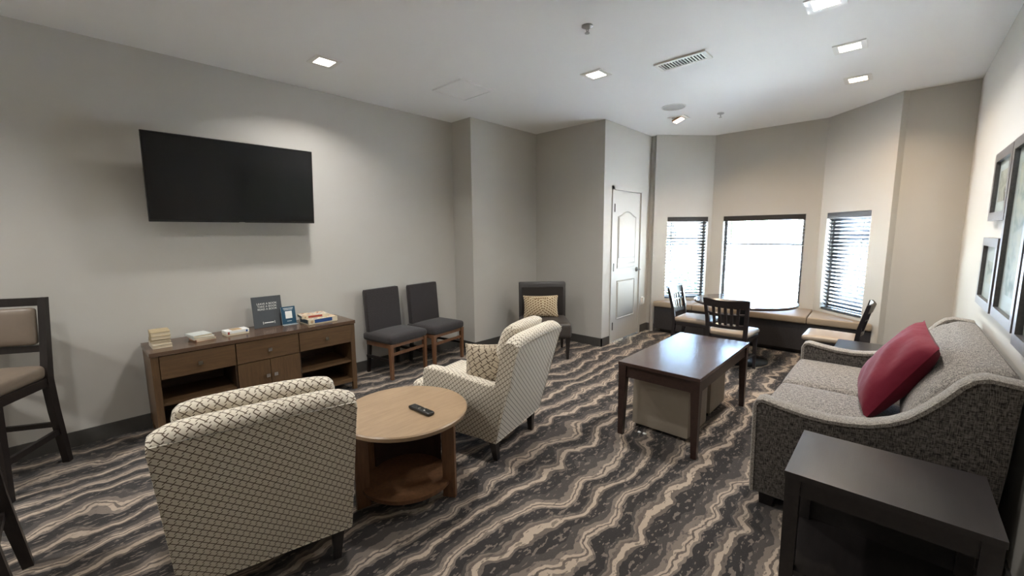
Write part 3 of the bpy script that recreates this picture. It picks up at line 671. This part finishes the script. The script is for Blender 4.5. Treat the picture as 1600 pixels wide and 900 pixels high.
# ------------------------------------------------------------------ patterned armchairs
def armchair(label, loc, rz):
    # local: back at y=0 (leaning to -y), front at +y
    c = thing('armchair', label, 'armchair', loc, R(rz), 'cream lattice-print armchairs')
    W = 0.30
    # outer back shell, slightly wider at the top
    lo = [(-0.288, 0.0, 0.14), (0.288, 0.0, 0.14), (0.288, 0.10, 0.14), (-0.288, 0.10, 0.14)]
    hi = [(-0.302, -0.172, 0.785), (0.302, -0.172, 0.785), (0.302, -0.055, 0.785), (-0.302, -0.055, 0.785)]
    g = G()
    def shell(q, p):
        v = (p.z+1)/2; y0 = -0.172*v; wv = 0.290+0.014*v
        zz = 0.14+0.685*v
        top = max(0.0, (v-0.86)/0.14)
        return Vector((p.x*wv, y0 + (p.y+1)/2*(0.105+0.02*v) - 0.02*top, zz))
    g.rbox((0, 0, 0), (2, 2, 2), 0.001, 14)
    for v_ in g.bm.verts:
        p = v_.co.copy(); p = Vector([max(-1, min(1, k)) for k in p])
        v = (p.z+1)/2
        # round the top roll and the vertical edges
        px, py = p.x, p.y
        wv = 0.298+0.016*v; dep = 0.088+0.015*v
        zt = 0.14+0.642*v
        roll = max(0.0, (v-0.90)/0.10)
        zt += 0.046*math.sqrt(max(0, 1-py*py))*roll
        zt -= 0.035*(abs(px)**8)*roll
        sq = 1-0.05*abs(px)**10*0
        v_.co = Vector((px*wv, -0.172*v*1.0 + (py+1)/2*dep, zt))
    es = [e for e in g.bm.edges if e.calc_face_angle(0) > 0.6]
    bmesh.ops.bevel(g.bm, geom=es, offset=0.012, segments=3, profile=0.5, affect='EDGES', clamp_overlap=True)
    bk = ob('back', g, 'print', c)
    pts = [(-0.300*1+0.002, -0.176, 0.775)]
    ob('piping', G().tube([(-0.298, -0.002, 0.15), (-0.312, -0.166, 0.755), (-0.304, -0.173, 0.776), (0.304, -0.173, 0.776), (0.312, -0.166, 0.755), (0.298, -0.002, 0.15)], 0.0028, 6), 'print', bk)
    ob('piping', G().tube([(-0.288, -0.002, 0.143), (0.288, -0.002, 0.143)], 0.0028, 6), 'print', bk)
    # inner back cushion
    def cush(q, p):
        v = (p.z+1)/2; return Vector((q.x, q.y - 0.16*v + 0.02, q.z))
    ob('back_cushion', G().rbox((0, 0.118, 0.64), (0.53, 0.11, 0.42), 0.05, 10, (0.0, 0.02, 0.012), fn=cush), 'print', c)
    # arms: sloping top rising into the back
    prof = [(0.02, 0.145), (0.56, 0.145), (0.575, 0.18), (0.57, 0.50), (0.555, 0.538), (0.525, 0.55), (0.40, 0.548), (0.20, 0.528), (0.06, 0.512), (-0.0, 0.520), (-0.045, 0.575), (-0.09, 0.68), (-0.125, 0.765), (-0.145, 0.785), (-0.164, 0.765), (-0.10, 0.50)]
    for sx in (-1, 1):
        a0, a1 = sorted((sx*0.306, sx*0.228))
        ob('arm', G().prism(prof, 'x', a0, a1, 0.016, 3), 'print', c)
    ob('base', G().box(-0.225, 0.225, 0.06, 0.575, 0.145, 0.30, 0.012), 'print', c)
    # T shaped seat cushion
    g = G().rbox((0, 0.335, 0.36), (0.44, 0.56, 0.14), 0.04, 9, (0, 0, 0.018)); 
    g.rbox((0, 0.63, 0.357), (0.575, 0.13, 0.135), 0.04, 8, (0, 0, 0.006))
    ob('seat_cushion', g, 'print', c)
    for sx in (-1, 1):
        ob('leg', G().leg((sx*0.235, 0.035, 0), (sx*0.250, 0.045, 0.15), 0.030, 0.05), 'black_wood', c)
        ob('leg', G().leg((sx*0.245, 0.545, 0), (sx*0.250, 0.535, 0.15), 0.030, 0.05), 'black_wood', c)
    return c
ac = armchair('cream lattice-print armchair with its back to the camera, nearest the viewer', (0.447, 1.735, 0), -13)
ac2 = dup(ac, (1.963, 1.774, 0), R(13), 'cream lattice-print armchair with a pillow, beyond the round table')
for ch in ac2.children:
    if ch.name.startswith('back_cushion'): ch.scale.x = 0.75; ch.location.x = 0.05      # squeezed aside by the pillow
mx = Matrix.Translation((1.963, 1.774, 0)) @ Matrix.Rotation(R(13), 4, 'Z') @ Matrix.Translation((-0.158, 0.145, 0.575)) @ Matrix.Rotation(R(-62), 4, 'Z') @ Matrix.Rotation(R(74), 4, 'X')
ob('throw_pillow', G().pillow(0.29, 0.29, 0.11, mx, seed=5), 'print_pillow', label='tan lattice-print throw pillow tucked in the far cream armchair', cat='pillow')

# ------------------------------------------------------------------ round side table and remote
RX, RY, RZ_ = 1.175, 1.90, 0.48
t_ = thing('round_side_table', 'round light-oak side table with lower shelf between the armchairs', 'table', (RX, RY, 0))
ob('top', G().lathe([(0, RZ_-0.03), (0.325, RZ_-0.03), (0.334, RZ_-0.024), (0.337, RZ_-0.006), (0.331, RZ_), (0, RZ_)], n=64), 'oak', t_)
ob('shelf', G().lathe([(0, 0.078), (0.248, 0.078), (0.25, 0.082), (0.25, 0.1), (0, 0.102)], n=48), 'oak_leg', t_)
for a in (-60, -12, 120, 168):
    m2 = Matrix.Rotation(R(a), 4, 'Z')
    ob('leg', G().box(0.212, 0.282, -0.013, 0.013, 0, RZ_-0.03, 0.003, Mx=m2), 'oak_leg', t_)
g = G(); ro = []
for k in range(17):
    a = R(-6+k*7.6); ro.append((a,))
arc = [(0.215*math.cos(a[0]), 0.215*math.sin(a[0])) for a in ro] + [(0.203*math.cos(a[0]), 0.203*math.sin(a[0])) for a in reversed(ro)]
ob('curved_back_panel', G().prism(arc, 'z', 0.102, RZ_-0.03), 'espresso', t_)
rm = thing('remote_control', 'black television remote lying on the round oak table', 'remote', (1.207, 1.795, RZ_+0.001), R(93))
ob('body', G().rbox((0, 0, 0.009), (0.172, 0.044, 0.018), 0.007, 8), 'remote', rm)
for i in range(4):
    for j in range(3):
        ob('button', G().box(0.03+i*0.011, 0.037+i*0.011, -0.013+j*0.010, -0.006+j*0.010, 0.0175, 0.0195, 0.001), 'dark', rm)
ob('button', G().lathe([(0.0, 0.0200), (0.008, 0.0198), (0.009, 0.017)], (0.006, 0.006, 0), 16), 'steel', rm)
ob('button', G().box(-0.022, -0.012, -0.014, -0.004, 0.0175, 0.0198, 0.001), 'steel', rm)
ob('button', G().box(-0.04, -0.032, 0.004, 0.011, 0.0175, 0.0195, 0.001), 'white', rm)

# ------------------------------------------------------------------ coffee table and ottomans
TX0, TX1, TY0, TY1, TZ = 2.545, 3.67, 0.815, 1.365, 0.53
c = thing('coffee_table', 'rectangular dark espresso table over two ottomans', 'table', ((TX0+TX1)/2, (TY0+TY1)/2, 0))
hx, hy = (TX1-TX0)/2, (TY1-TY0)/2
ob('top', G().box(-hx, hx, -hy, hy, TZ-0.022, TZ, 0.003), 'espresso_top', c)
for sx in (-1, 1):
    for sy in (-1, 1):
        ob('leg', G().leg((sx*(hx-0.022), sy*(hy-0.022), 0), (sx*(hx-0.03), sy*(hy-0.03), TZ-0.022), 0.034, 0.056), 'espresso', c)
    ob('apron', G().box(sx*(hx-0.024)-0.01, sx*(hx-0.024)+0.01, -hy+0.055, hy-0.055, TZ-0.105, TZ-0.022), 'espresso', c)
    ob('apron', G().box(-hx+0.055, hx-0.055, sx*(hy-0.024)-0.01, sx*(hy-0.024)+0.01, TZ-0.105, TZ-0.022), 'espresso', c)
def ottoman(x0, x1, y0, y1, label):
    o = thing('ottoman', label, 'ottoman', ((x0+x1)/2, (y0+y1)/2, 0), 0, 'cube ottomans under the coffee table')
    a, b = (x1-x0)/2, (y1-y0)/2
    ob('body', G().rbox((0, 0, 0.205), (2*a, 2*b, 0.36), 0.012, 8, (0.003, 0.003, 0)), 'ottoman', o)
    ob('seat_pad', G().rbox((0, 0, 0.395), (2*a, 2*b, 0.04), 0.014, 8, (0, 0, 0.008)), 'ottoman', o)
    for sx in (-1, 1):
        for sy in (-1, 1): ob('foot', G().leg((sx*(a-0.04), sy*(b-0.04), 0), (sx*(a-0.04), sy*(b-0.04), 0.03), 0.035, 0.04), 'black_wood', o)
ottoman(2.725, 3.10, 0.935, 1.34, 'grey-beige cube ottoman under the near end of the dark table')
ottoman(3.24, 3.60, 0.955, 1.33, 'grey-beige cube ottoman under the far end of the dark table')

for x, y, w_ in ((2.654, 1.243, 'farther from'), (2.656, 1.205, 'closer to')):
    ob('paper_scrap', G().rbox((0, 0, 0.006), (0.018, 0.026, 0.012), 0.005, 5), 'print_white', loc=(x, y, 0), label='tiny white scrap on the carpet, the one %s the near sofa-side table leg' % w_, cat='scrap', group='white scraps beside the near ottoman')

# ------------------------------------------------------------------ sofa
SX0, SX1 = 2.33, 3.86
c = thing('sofa', 'grey-brown tweed two-seat sofa against the picture wall', 'sofa', ((SX0+SX1)/2, 0, 0))
L = (SX1-SX0)/2
ap = [(-0.345, 0.07), (0.47, 0.07), (0.474, 0.30), (0.478, 0.535), (0.466, 0.562), (0.44, 0.572), (0.36, 0.558), (0.27, 0.546), (0.18, 0.543), (0.10, 0.552), (0.03, 0.568), (-0.035, 0.597), (-0.09, 0.635), (-0.14, 0.69), (-0.185, 0.748), (-0.225, 0.808), (-0.258, 0.842), (-0.295, 0.855), (-0.385, 0.845), (-0.372, 0.5)]
for sx in (-1, 1):
    a0, a1 = sorted((sx*L, sx*(L-0.088)))
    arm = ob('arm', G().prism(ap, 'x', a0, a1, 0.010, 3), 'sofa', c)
    g = G(); path = ap[1:-1]; nrm = []
    for i, p in enumerate(path):
        q0 = Vector(path[max(0, i-1)]); q1 = Vector(path[min(len(path)-1, i+1)]); t2 = (q1-q0).normalized(); nrm.append(Vector((t2.y, -t2.x)))
    rows = []
    for p, n_ in zip(path, nrm):
        o_ = Vector(p)+n_*0.006; i_ = Vector(p)-n_*0.014
        rows.append([g.bm.verts.new((xx, q.x, q.y)) for xx, q in ((a0-0.004, i_), (a0-0.004, Vector(p)+n_*0.001), (a0+0.006, o_), (a1-0.006, o_), (a1+0.004, Vector(p)+n_*0.001), (a1+0.004, i_))])
    for A, B_ in zip(rows, rows[1:]):
        for k in range(6): g.bm.faces.new((A[k], A[(k+1) % 6], B_[(k+1) % 6], B_[k]))
    g.bm.faces.new(rows[0]); g.bm.faces.new(rows[-1]); bmesh.ops.recalc_face_normals(g.bm, faces=g.bm.faces[:])
    ob('arm_welt', g, 'welt', arm)
ob('base', G().box(-L+0.085, L-0.085, -0.33, 0.44, 0.07, 0.29, 0.01), 'sofa', c)
ob('back_frame', G().prism([(-0.345, 0.08), (-0.25, 0.08), (-0.30, 0.835), (-0.31, 0.848), (-0.385, 0.848), (-0.392, 0.835)], 'x', -L+0.087, L-0.087, 0.008), 'sofa', c)
sw = (L-0.09)
for k in (-1, 1):
    ob('seat_cushion', G().rbox((k*sw/2, 0.19, 0.37), (sw-0.004, 0.60, 0.165), 0.035, 11, (0, 0.01, 0.016)), 'sofa_seat_lit', c)
    def bc(q, p):
        v = (p.z+1)/2; return Vector((q.x, q.y - 0.17*v**1.2 + 0.035*math.sin(v*math.pi)*(p.y+1)/2, q.z))
ob('back_cushion', G().rbox((0, -0.16, 0.648), (2*sw-0.004, 0.17, 0.42), 0.07, 16, (0, 0.01, 0.0), fn=bc), 'sofa_seat_lit', c)
for sx in (-1, 1):
    for y in (-0.28, 0.40): ob('foot', G().leg((sx*(L-0.06), y, 0), (sx*(L-0.06), y, 0.075), 0.06, 0.07), 'black_wood', c)
mx = Matrix.Translation((2.94, -0.04, 0.688)) @ Matrix.Rotation(R(8), 4, 'Z') @ Matrix.Rotation(R(-62+180), 4, 'X') @ Matrix.Rotation(R(7), 4, 'Z')
ob('red_pillow', G().pillow(0.48, 0.49, 0.19, mx, wr=0.007, seed=3, pinch=0.05), 'red', label='crimson red throw pillow standing on the tweed sofa', cat='pillow')

# ------------------------------------------------------------------ end tables
def end_table(x0, x1, y0, y1, z, label):
    c = thing('end_table', label, 'table', ((x0+x1)/2, (y0+y1)/2, 0), 0, 'dark end tables beside the sofa')
    a, b = (x1-x0)/2, (y1-y0)/2
    ob('top', G().box(-a, a, -b, b, z-0.022, z, 0.003), 'black_top', c)
    for sx in (-1, 1):
        for sy in (-1, 1): ob('leg', G().leg((sx*(a-0.028), sy*(b-0.028), 0), (sx*(a-0.026), sy*(b-0.026), z-0.022), 0.042, 0.046), 'black_wood', c)
        ob('apron', G().box(sx*(a-0.02)-0.009, sx*(a-0.02)+0.009, -b+0.045, b-0.045, z-0.085, z-0.022), 'black_wood', c)
        ob('apron', G().box(-a+0.045, a-0.045, sx*(b-0.02)-0.009, sx*(b-0.02)+0.009, z-0.085, z-0.022), 'black_wood', c)
    ob('side_panel', G().box(a-0.03, a-0.015, -b+0.045, b-0.045, 0.16, z-0.08), 'black_wood', c)
    ob('shelf', G().box(-a+0.01, a-0.01, -b+0.01, b-0.01, 0.15, 0.17, 0.002), 'black_wood', c)
end_table(1.71, 2.135, -0.295, 0.238, 0.55, 'near-black wooden end table in the near right corner')
end_table(3.93, 4.32, -0.21, 0.305, 0.52, 'dark end table beyond the far arm of the sofa')

# ------------------------------------------------------------------ window bench
XF = 5.65
bn = thing('window_bench', 'dark laminate bench base built into the bay window', 'bench', (XF, 1.32, 0))
off = lambda pts: [(p[0]-XF, p[1]-1.32) for p in pts]
e_ = 0.004
poly = [(XF, B3[1]+0.012), (XF, B0[1]-0.012), (B0[0]+0.0, B0[1]-0.012), (B1[0]-e_, B1[1]-e_), (B2[0]-e_, B2[1]+e_), (B3[0]+0.03, B3[1]+0.03)]
tk = [(XF+0.06, B3[1]+0.06), (XF+0.06, B0[1]-0.08), (B0[0]+0.06, B0[1]-0.12), (B1[0]-0.02, B1[1]-0.04), (B2[0]-0.02, B2[1]+0.04), (B3[0]+0.10, B3[1]+0.13)]
ob('carcass', G().prism(off(poly), 'z', 0.055, 0.365), 'bench', bn)
ob('toe_kick', G().prism(off(tk), 'z', 0, 0.056), 'black_wood', bn)
def cushion(pts, label):
    ob('bench_cushion', G().prism(pts, 'z', 0.367, 0.448, 0.016, 3), 'bench_vinyl', label=label, cat='cushion', group='bench cushions')
XG = XF-0.025
cushion([(XG, B0[1]-0.008), (XG, B1[1]+0.0), (B1[0]-0.03, B1[1]-0.005), (B0[0]+0.01, B0[1]-0.02)], 'beige bench cushion at the closet-door end of the bay bench')
cushion([(XG, B1[1]-0.006), (XG, B2[1]-0.02), (B2[0]-0.006, B2[1]+0.0), (B1[0]-0.006, B1[1]-0.014)], 'long beige bench cushion under the wide middle window')
cushion([(XG, B2[1]-0.028), (XG, B3[1]+0.012), (B3[0]+0.02, B3[1]+0.025), (B2[0]-0.03, B2[1]-0.012)], 'beige bench cushion at the sofa end of the bay bench')

# ------------------------------------------------------------------ cafe table and chairs
PX, PY, PZ = 5.0, 1.19, 0.668
c = thing('cafe_table', 'round dark cafe table on a black pedestal by the bay', 'table', (PX, PY, 0))
ob('top', G().lathe([(0, PZ-0.03), (0.485, PZ-0.03), (0.498, PZ-0.024), (0.5, PZ-0.006), (0.495, PZ), (0, PZ)], n=64), 'cafe_top', c)
ob('column', G().lathe([(0.045, 0.03), (0.045, PZ-0.05), (0.09, PZ-0.032)], n=20), 'iron', c)
ob('base', G().lathe([(0, 0.0), (0.262, 0.0), (0.265, 0.012), (0.25, 0.024), (0.16, 0.036), (0.05, 0.06), (0, 0.06)], n=48), 'iron', c)
def cafe_chair(label, loc, rz):
    # local: front +y, back at y = -0.2
    c = thing('cafe_chair', label, 'chair', loc, R(rz), 'dark slat-back cafe chairs')
    ob('seat', G().rbox((0, 0.02, 0.405), (0.40, 0.40, 0.05), 0.022, 9, (0, 0, 0.012), fn=lambda q, p: Vector((q.x*(1+0.06*p.y), q.y, q.z))), 'cafe_seat', c)
    ob('seat_frame', G().prism([(-0.175, -0.17), (0.175, -0.17), (0.20, 0.20), (-0.20, 0.20)], 'z', 0.335, 0.382, 0.006), 'cafe', c)
    for sx in (-1, 1):
        g = G(); pr = [(sx*0.165, -0.215, 0), (sx*0.168, -0.18, 0.36), (sx*0.176, -0.20, 0.55), (sx*0.196, -0.25, 0.765)]
        for p0, p1, w0, w1 in zip(pr, pr[1:], (0.026, 0.036, 0.034), (0.036, 0.034, 0.028)): g.leg(p0, p1, w0, w1, 0.003)
        ob('back_post', g, 'cafe', c)
        ob('leg', G().leg((sx*0.185, 0.185, 0), (sx*0.178, 0.175, 0.34), 0.026, 0.036), 'cafe', c)
        ob('side_stretcher', G().tube([(sx*0.183, 0.18, 0.15), (sx*0.167, -0.2, 0.17)], 0.010, 8), 'cafe', c)
    def curved(z0, z1, y0, y1, half, bow, th):
        g = G(); N_ = 10; top = []
        rows = []
        for k in range(N_+1):
            u = -1+2*k/N_; b = -bow*(1-u*u)
            rows.append([g.bm.verts.new((u*half, y+b+dy, z)) for (y, z, dy) in ((y0, z0, -th/2), (y0, z0, th/2), (y1, z1, th/2), (y1, z1-0.016*(1-u*u), -th/2))])
        for A, B_ in zip(rows, rows[1:]):
            for k in range(4): g.bm.faces.new((A[k], A[(k+1) % 4], B_[(k+1) % 4], B_[k]))
        g.bm.faces.new(rows[0]); g.bm.faces.new(rows[-1]); bmesh.ops.recalc_face_normals(g.bm, faces=g.bm.faces[:]); return g
    ob('top_rail', curved(0.685, 0.768, -0.233, -0.252, 0.192, 0.03, 0.022), 'cafe', c)
    ob('lower_rail', curved(0.47, 0.515, -0.192, -0.196, 0.165, 0.025, 0.02), 'cafe', c)
    ob('middle_rail', curved(0.608, 0.628, -0.213, -0.217, 0.172, 0.028, 0.016), 'cafe', c)
    for k in range(5):
        x = -0.11+k*0.055; u = x/0.17; b = 1-u*u
        ob('back_slat', G().leg((x*0.95, -0.196-0.025*b, 0.505), (x*1.03, -0.234-0.03*b, 0.70), 0.026, 0.028, 0.002, 0.012, 0.012), 'cafe', c)
    return c
cc = cafe_chair('dark slat-back cafe chair with its back to the coffee table', (4.57, 1.185, 0), -90)
dup(cc, (4.97, 1.685, 0), R(180), 'dark slat-back cafe chair on the closet-door side of the cafe table')
dup(cc, (4.93, 0.395, 0), R(0), 'dark slat-back cafe chair between the cafe table and the right wall')

# ------------------------------------------------------------------ framed pictures on the right wall
def picture(x0, x1, z0, z1, fwid, dep, art, label, matw=0.0):
    p = thing('framed_picture', label, 'picture', ((x0+x1)/2, YR, (z0+z1)/2), 0, 'framed pictures on the sofa wall')
    a, b = (x1-x0)/2, (z1-z0)/2
    g = G()
    for q in ((-a, -a+fwid, -b, b), (a-fwid, a, -b, b), (-a+fwid, a-fwid, -b, -b+fwid), (-a+fwid, a-fwid, b-fwid, b)): g.box(q[0], q[1], 0.001, dep, q[2], q[3], 0.002)
    ob('frame', g, 'frame_dark_sheen', p)
    ob('mat_board', G().box(-a+fwid-0.002, a-fwid+0.002, 0.002, dep*0.35, -b+fwid-0.002, b-fwid+0.002), 'mat_board', p)
    k = matw
    if k: ob('art_print', G().box(-a+fwid+k, a-fwid-k, dep*0.35, dep*0.35+0.001, -b+fwid+k, b-fwid-k), art, p)
    ob('glazing', G().box(-a+fwid-0.002, a-fwid+0.002, dep*0.6, dep*0.6+0.002, -b+fwid-0.002, b-fwid+0.002), 'glass', p)
picture(3.375, 3.92, 1.466, 1.865, 0.05, 0.03, 'art2', 'small dark-framed picture, upper of the two farthest ones', 0.06)
picture(3.43, 3.975, 0.955, 1.367, 0.05, 0.03, 'art', 'small dark-framed picture, lower of the two farthest ones', 0.09)
picture(2.80, 3.36, 0.962, 1.868, 0.05, 0.03, 'art', 'tall dark-framed picture beside the two small ones', 0.08)
picture(2.0, 2.73, 0.93, 1.868, 0.05, 0.034, 'art', 'large dark-framed picture cut by the right edge of the photo', 0.09)

# ------------------------------------------------------------------ bar stools at the left edge
def bar_stool(label, loc, rz):
    # local: origin at the right back foot as seen from the front; seat goes to +y, width to +x
    c = thing('bar_stool', label, 'stool', loc, R(rz), 'dark wooden bar stools with taupe seats')
    W = 0.40
    for x in (0.0, W):
        g = G(); pr = [(x, 0.0, 0), (x, 0.045, 0.36), (x, 0.06, 0.56), (x, 0.035, 0.74), (x, -0.005, 1.06)]
        for p0, p1, w0, w1 in zip(pr, pr[1:], (0.034, 0.046, 0.05, 0.04), (0.046, 0.05, 0.04, 0.032)): g.leg(p0, p1, 0.036, 0.036, 0.003, w0, w1)
        ob('back_leg', g, 'stool_wood', c)
        ob('front_leg', G().leg((x, 0.44, 0), (x, 0.43, 0.56), 0.034, 0.044), 'stool_wood', c)
        ob('side_stretcher', G().box(x-0.011, x+0.011, 0.04, 0.43, 0.20, 0.235, 0.003), 'stool_wood', c)
        ob('side_rail', G().box(x-0.014, x+0.014, 0.07, 0.42, 0.525, 0.575, 0.003), 'stool_wood', c)
    ob('back_stretcher', G().box(0.01, W-0.01, 0.035, 0.055, 0.255, 0.285, 0.003), 'stool_wood', c)
    ob('front_stretcher', G().box(0.01, W-0.01, 0.428, 0.45, 0.28, 0.315, 0.003), 'stool_wood', c)
    ob('front_rail', G().box(0.01, W-0.01, 0.42, 0.445, 0.525, 0.575, 0.003), 'stool_wood', c)
    ob('top_rail', G().box(0.01, W-0.01, -0.012, 0.012, 1.012, 1.06, 0.004), 'stool_wood', c)
    ob('lower_back_rail', G().box(0.01, W-0.01, 0.02, 0.048, 0.735, 0.775, 0.004), 'stool_wood', c)
    ob('seat', G().rbox((W/2, 0.25, 0.612), (W+0.01, 0.42, 0.085), 0.03, 9, (0, 0, 0.015)), 'taupe_vinyl', c)
    mb = Matrix.Translation((W/2, 0.022, 0.89)) @ Matrix.Rotation(R(5), 4, 'X')
    ob('back_pad', G().rbox((0, 0.012, 0), (W-0.055, 0.05, 0.225), 0.02, 8, (0, 0.008, 0), Mx=mb), 'taupe_vinyl', c)
    return c
st = bar_stool('dark bar stool with taupe seat, beside the television wall', (-0.125, 3.785, 0), 150)
dup(st, (-0.25, 2.27, 0), R(90), 'dark bar stool at the left edge, only one leg in view')

# ------------------------------------------------------------------ outside the windows
struct('ground_outside', G().box(5.4, 40, -20, 22, -0.3, -0.12), 'ground', label='pale concrete patio and walk outside', cat='ground')
lw = struct('pale_bounce_ground', G().box(11.5, 40, -20, 22, -0.12, -0.08), 'lawn', label='ground beyond the fence, made pale to bounce daylight indoors', cat='gravel')
fn = thing('fence', 'grey metal railing fence outside the bay window', 'fence', (9.4, 1.2, -0.12))
ob('rail', G().box(-0.025, 0.025, -6, 6, 1.28, 1.33, 0.004), 'fence', fn)
ob('rail', G().box(-0.02, 0.02, -6, 6, 0.14, 0.18, 0.004), 'fence', fn)
for k in range(7): ob('post', G().box(-0.035, 0.035, -6+k*2-0.035, -6+k*2+0.035, 0, 1.36, 0.004), 'fence', fn)
pk = None
for k in range(80):
    y = -5.9+k*0.149
    if pk is None: pk = ob('picket', G().box(-0.008, 0.008, -0.008, 0.008, 0.16, 1.3), 'fence', fn, (0, y, 0))
    else: q = pk.copy(); col.objects.link(q); q.parent = fn; q.location = (0, y, 0)
un = thing('utility_unit', 'grey-blue louvred utility unit outside the middle window', 'utility unit', (8.3, 0.62, -0.12))
ob('casing', G().box(-0.3, 0.3, -0.3, 0.3, 0.03, 0.62, 0.02), 'unit', un)
for k in range(6): ob('louvre', G().box(-0.318, -0.298, -0.26, 0.26, 0.09+k*0.085, 0.125+k*0.085, 0.004), 'fence', un)
ob('base_pad', G().box(-0.36, 0.36, -0.36, 0.36, 0, 0.03), 'ground', un)
def leafy(name, label, x, y, z0, h, r, n, trunk=None, cat='tree'):
    t2 = thing(name, label, cat, (x, y, z0)); rnd = random.Random(int(x*100+y*10)); g = G()
    for i in range(n):
        a = rnd.uniform(0, 6.283); u = rnd.uniform(-1, 1); rr = r*rnd.uniform(0.35, 1.0)*math.sqrt(1-u*u*0.8)
        p = Vector((rr*math.cos(a), rr*math.sin(a), h+u*r*0.9)); sz = rnd.uniform(0.05, 0.11)*(1 if trunk else 0.6)
        m = Matrix.Translation(p) @ Matrix.Rotation(rnd.uniform(0, 6.28), 4, 'Z') @ Matrix.Rotation(rnd.uniform(-1.2, 1.2), 4, 'X')
        vs = [g.bm.verts.new(m @ Vector(q)) for q in ((-sz, 0, 0), (0, -sz*0.45, 0.01), (sz, 0, 0), (0, sz*0.45, 0.01))]; g.bm.faces.new(vs)
    f = ob('foliage', g, 'leaf', t2); f['kind'] = 'stuff'
    if trunk: ob('trunk', G().tube([(0, 0, 0), (0.03, 0.02, h*0.5), (0, 0, h)], [trunk, trunk*0.8, trunk*0.4], 10), 'bark', t2)
    else: ob('stem', G().tube([(0, 0, 0), (0, 0, h)], 0.02, 6), 'bark', t2)
leafy('tree', 'green leafy tree on the pale ground outside the middle window', 15.5, 3.9, -0.1, 2.6, 1.3, 1500, 0.13)
leafy('tree', 'green leafy tree outside, seen through the sofa-side window', 14.0, -1.8, -0.1, 2.8, 1.5, 1500, 0.14)
for i, (x, y, w_) in enumerate(((7.2, 3.75, 'nearest the closet-door side'), (7.85, 2.85, 'second from the closet-door side'))):
    leafy('shrub', 'low green shrub outside the narrow left bay window, %s' % w_, x, y, -0.12, 0.42, 0.40, 500, None, 'shrub')
hb = thing('building', 'pale single-storey building across the pale ground', 'building', (30, 4, -0.12))
ob('building_wall', G().box(-0.2, 5, -11, 11, 0, 3.0), 'siding', hb)
ob('building_roof', G().prism([(-0.8, 2.95), (5.6, 2.95), (2.4, 4.6)], 'y', -11.5, 11.5), 'roof', hb)
for k in range(5):
    w_ = ob('building_window', G().box(-0.24, -0.19, -9.2+k*4.2, -7.8+k*4.2, 0.9, 2.3, 0.01), 'white', hb)
    ob('building_pane', G().box(-0.25, -0.235, -9.1+k*4.2, -7.9+k*4.2, 1.0, 2.2), 'tv_screen', w_)
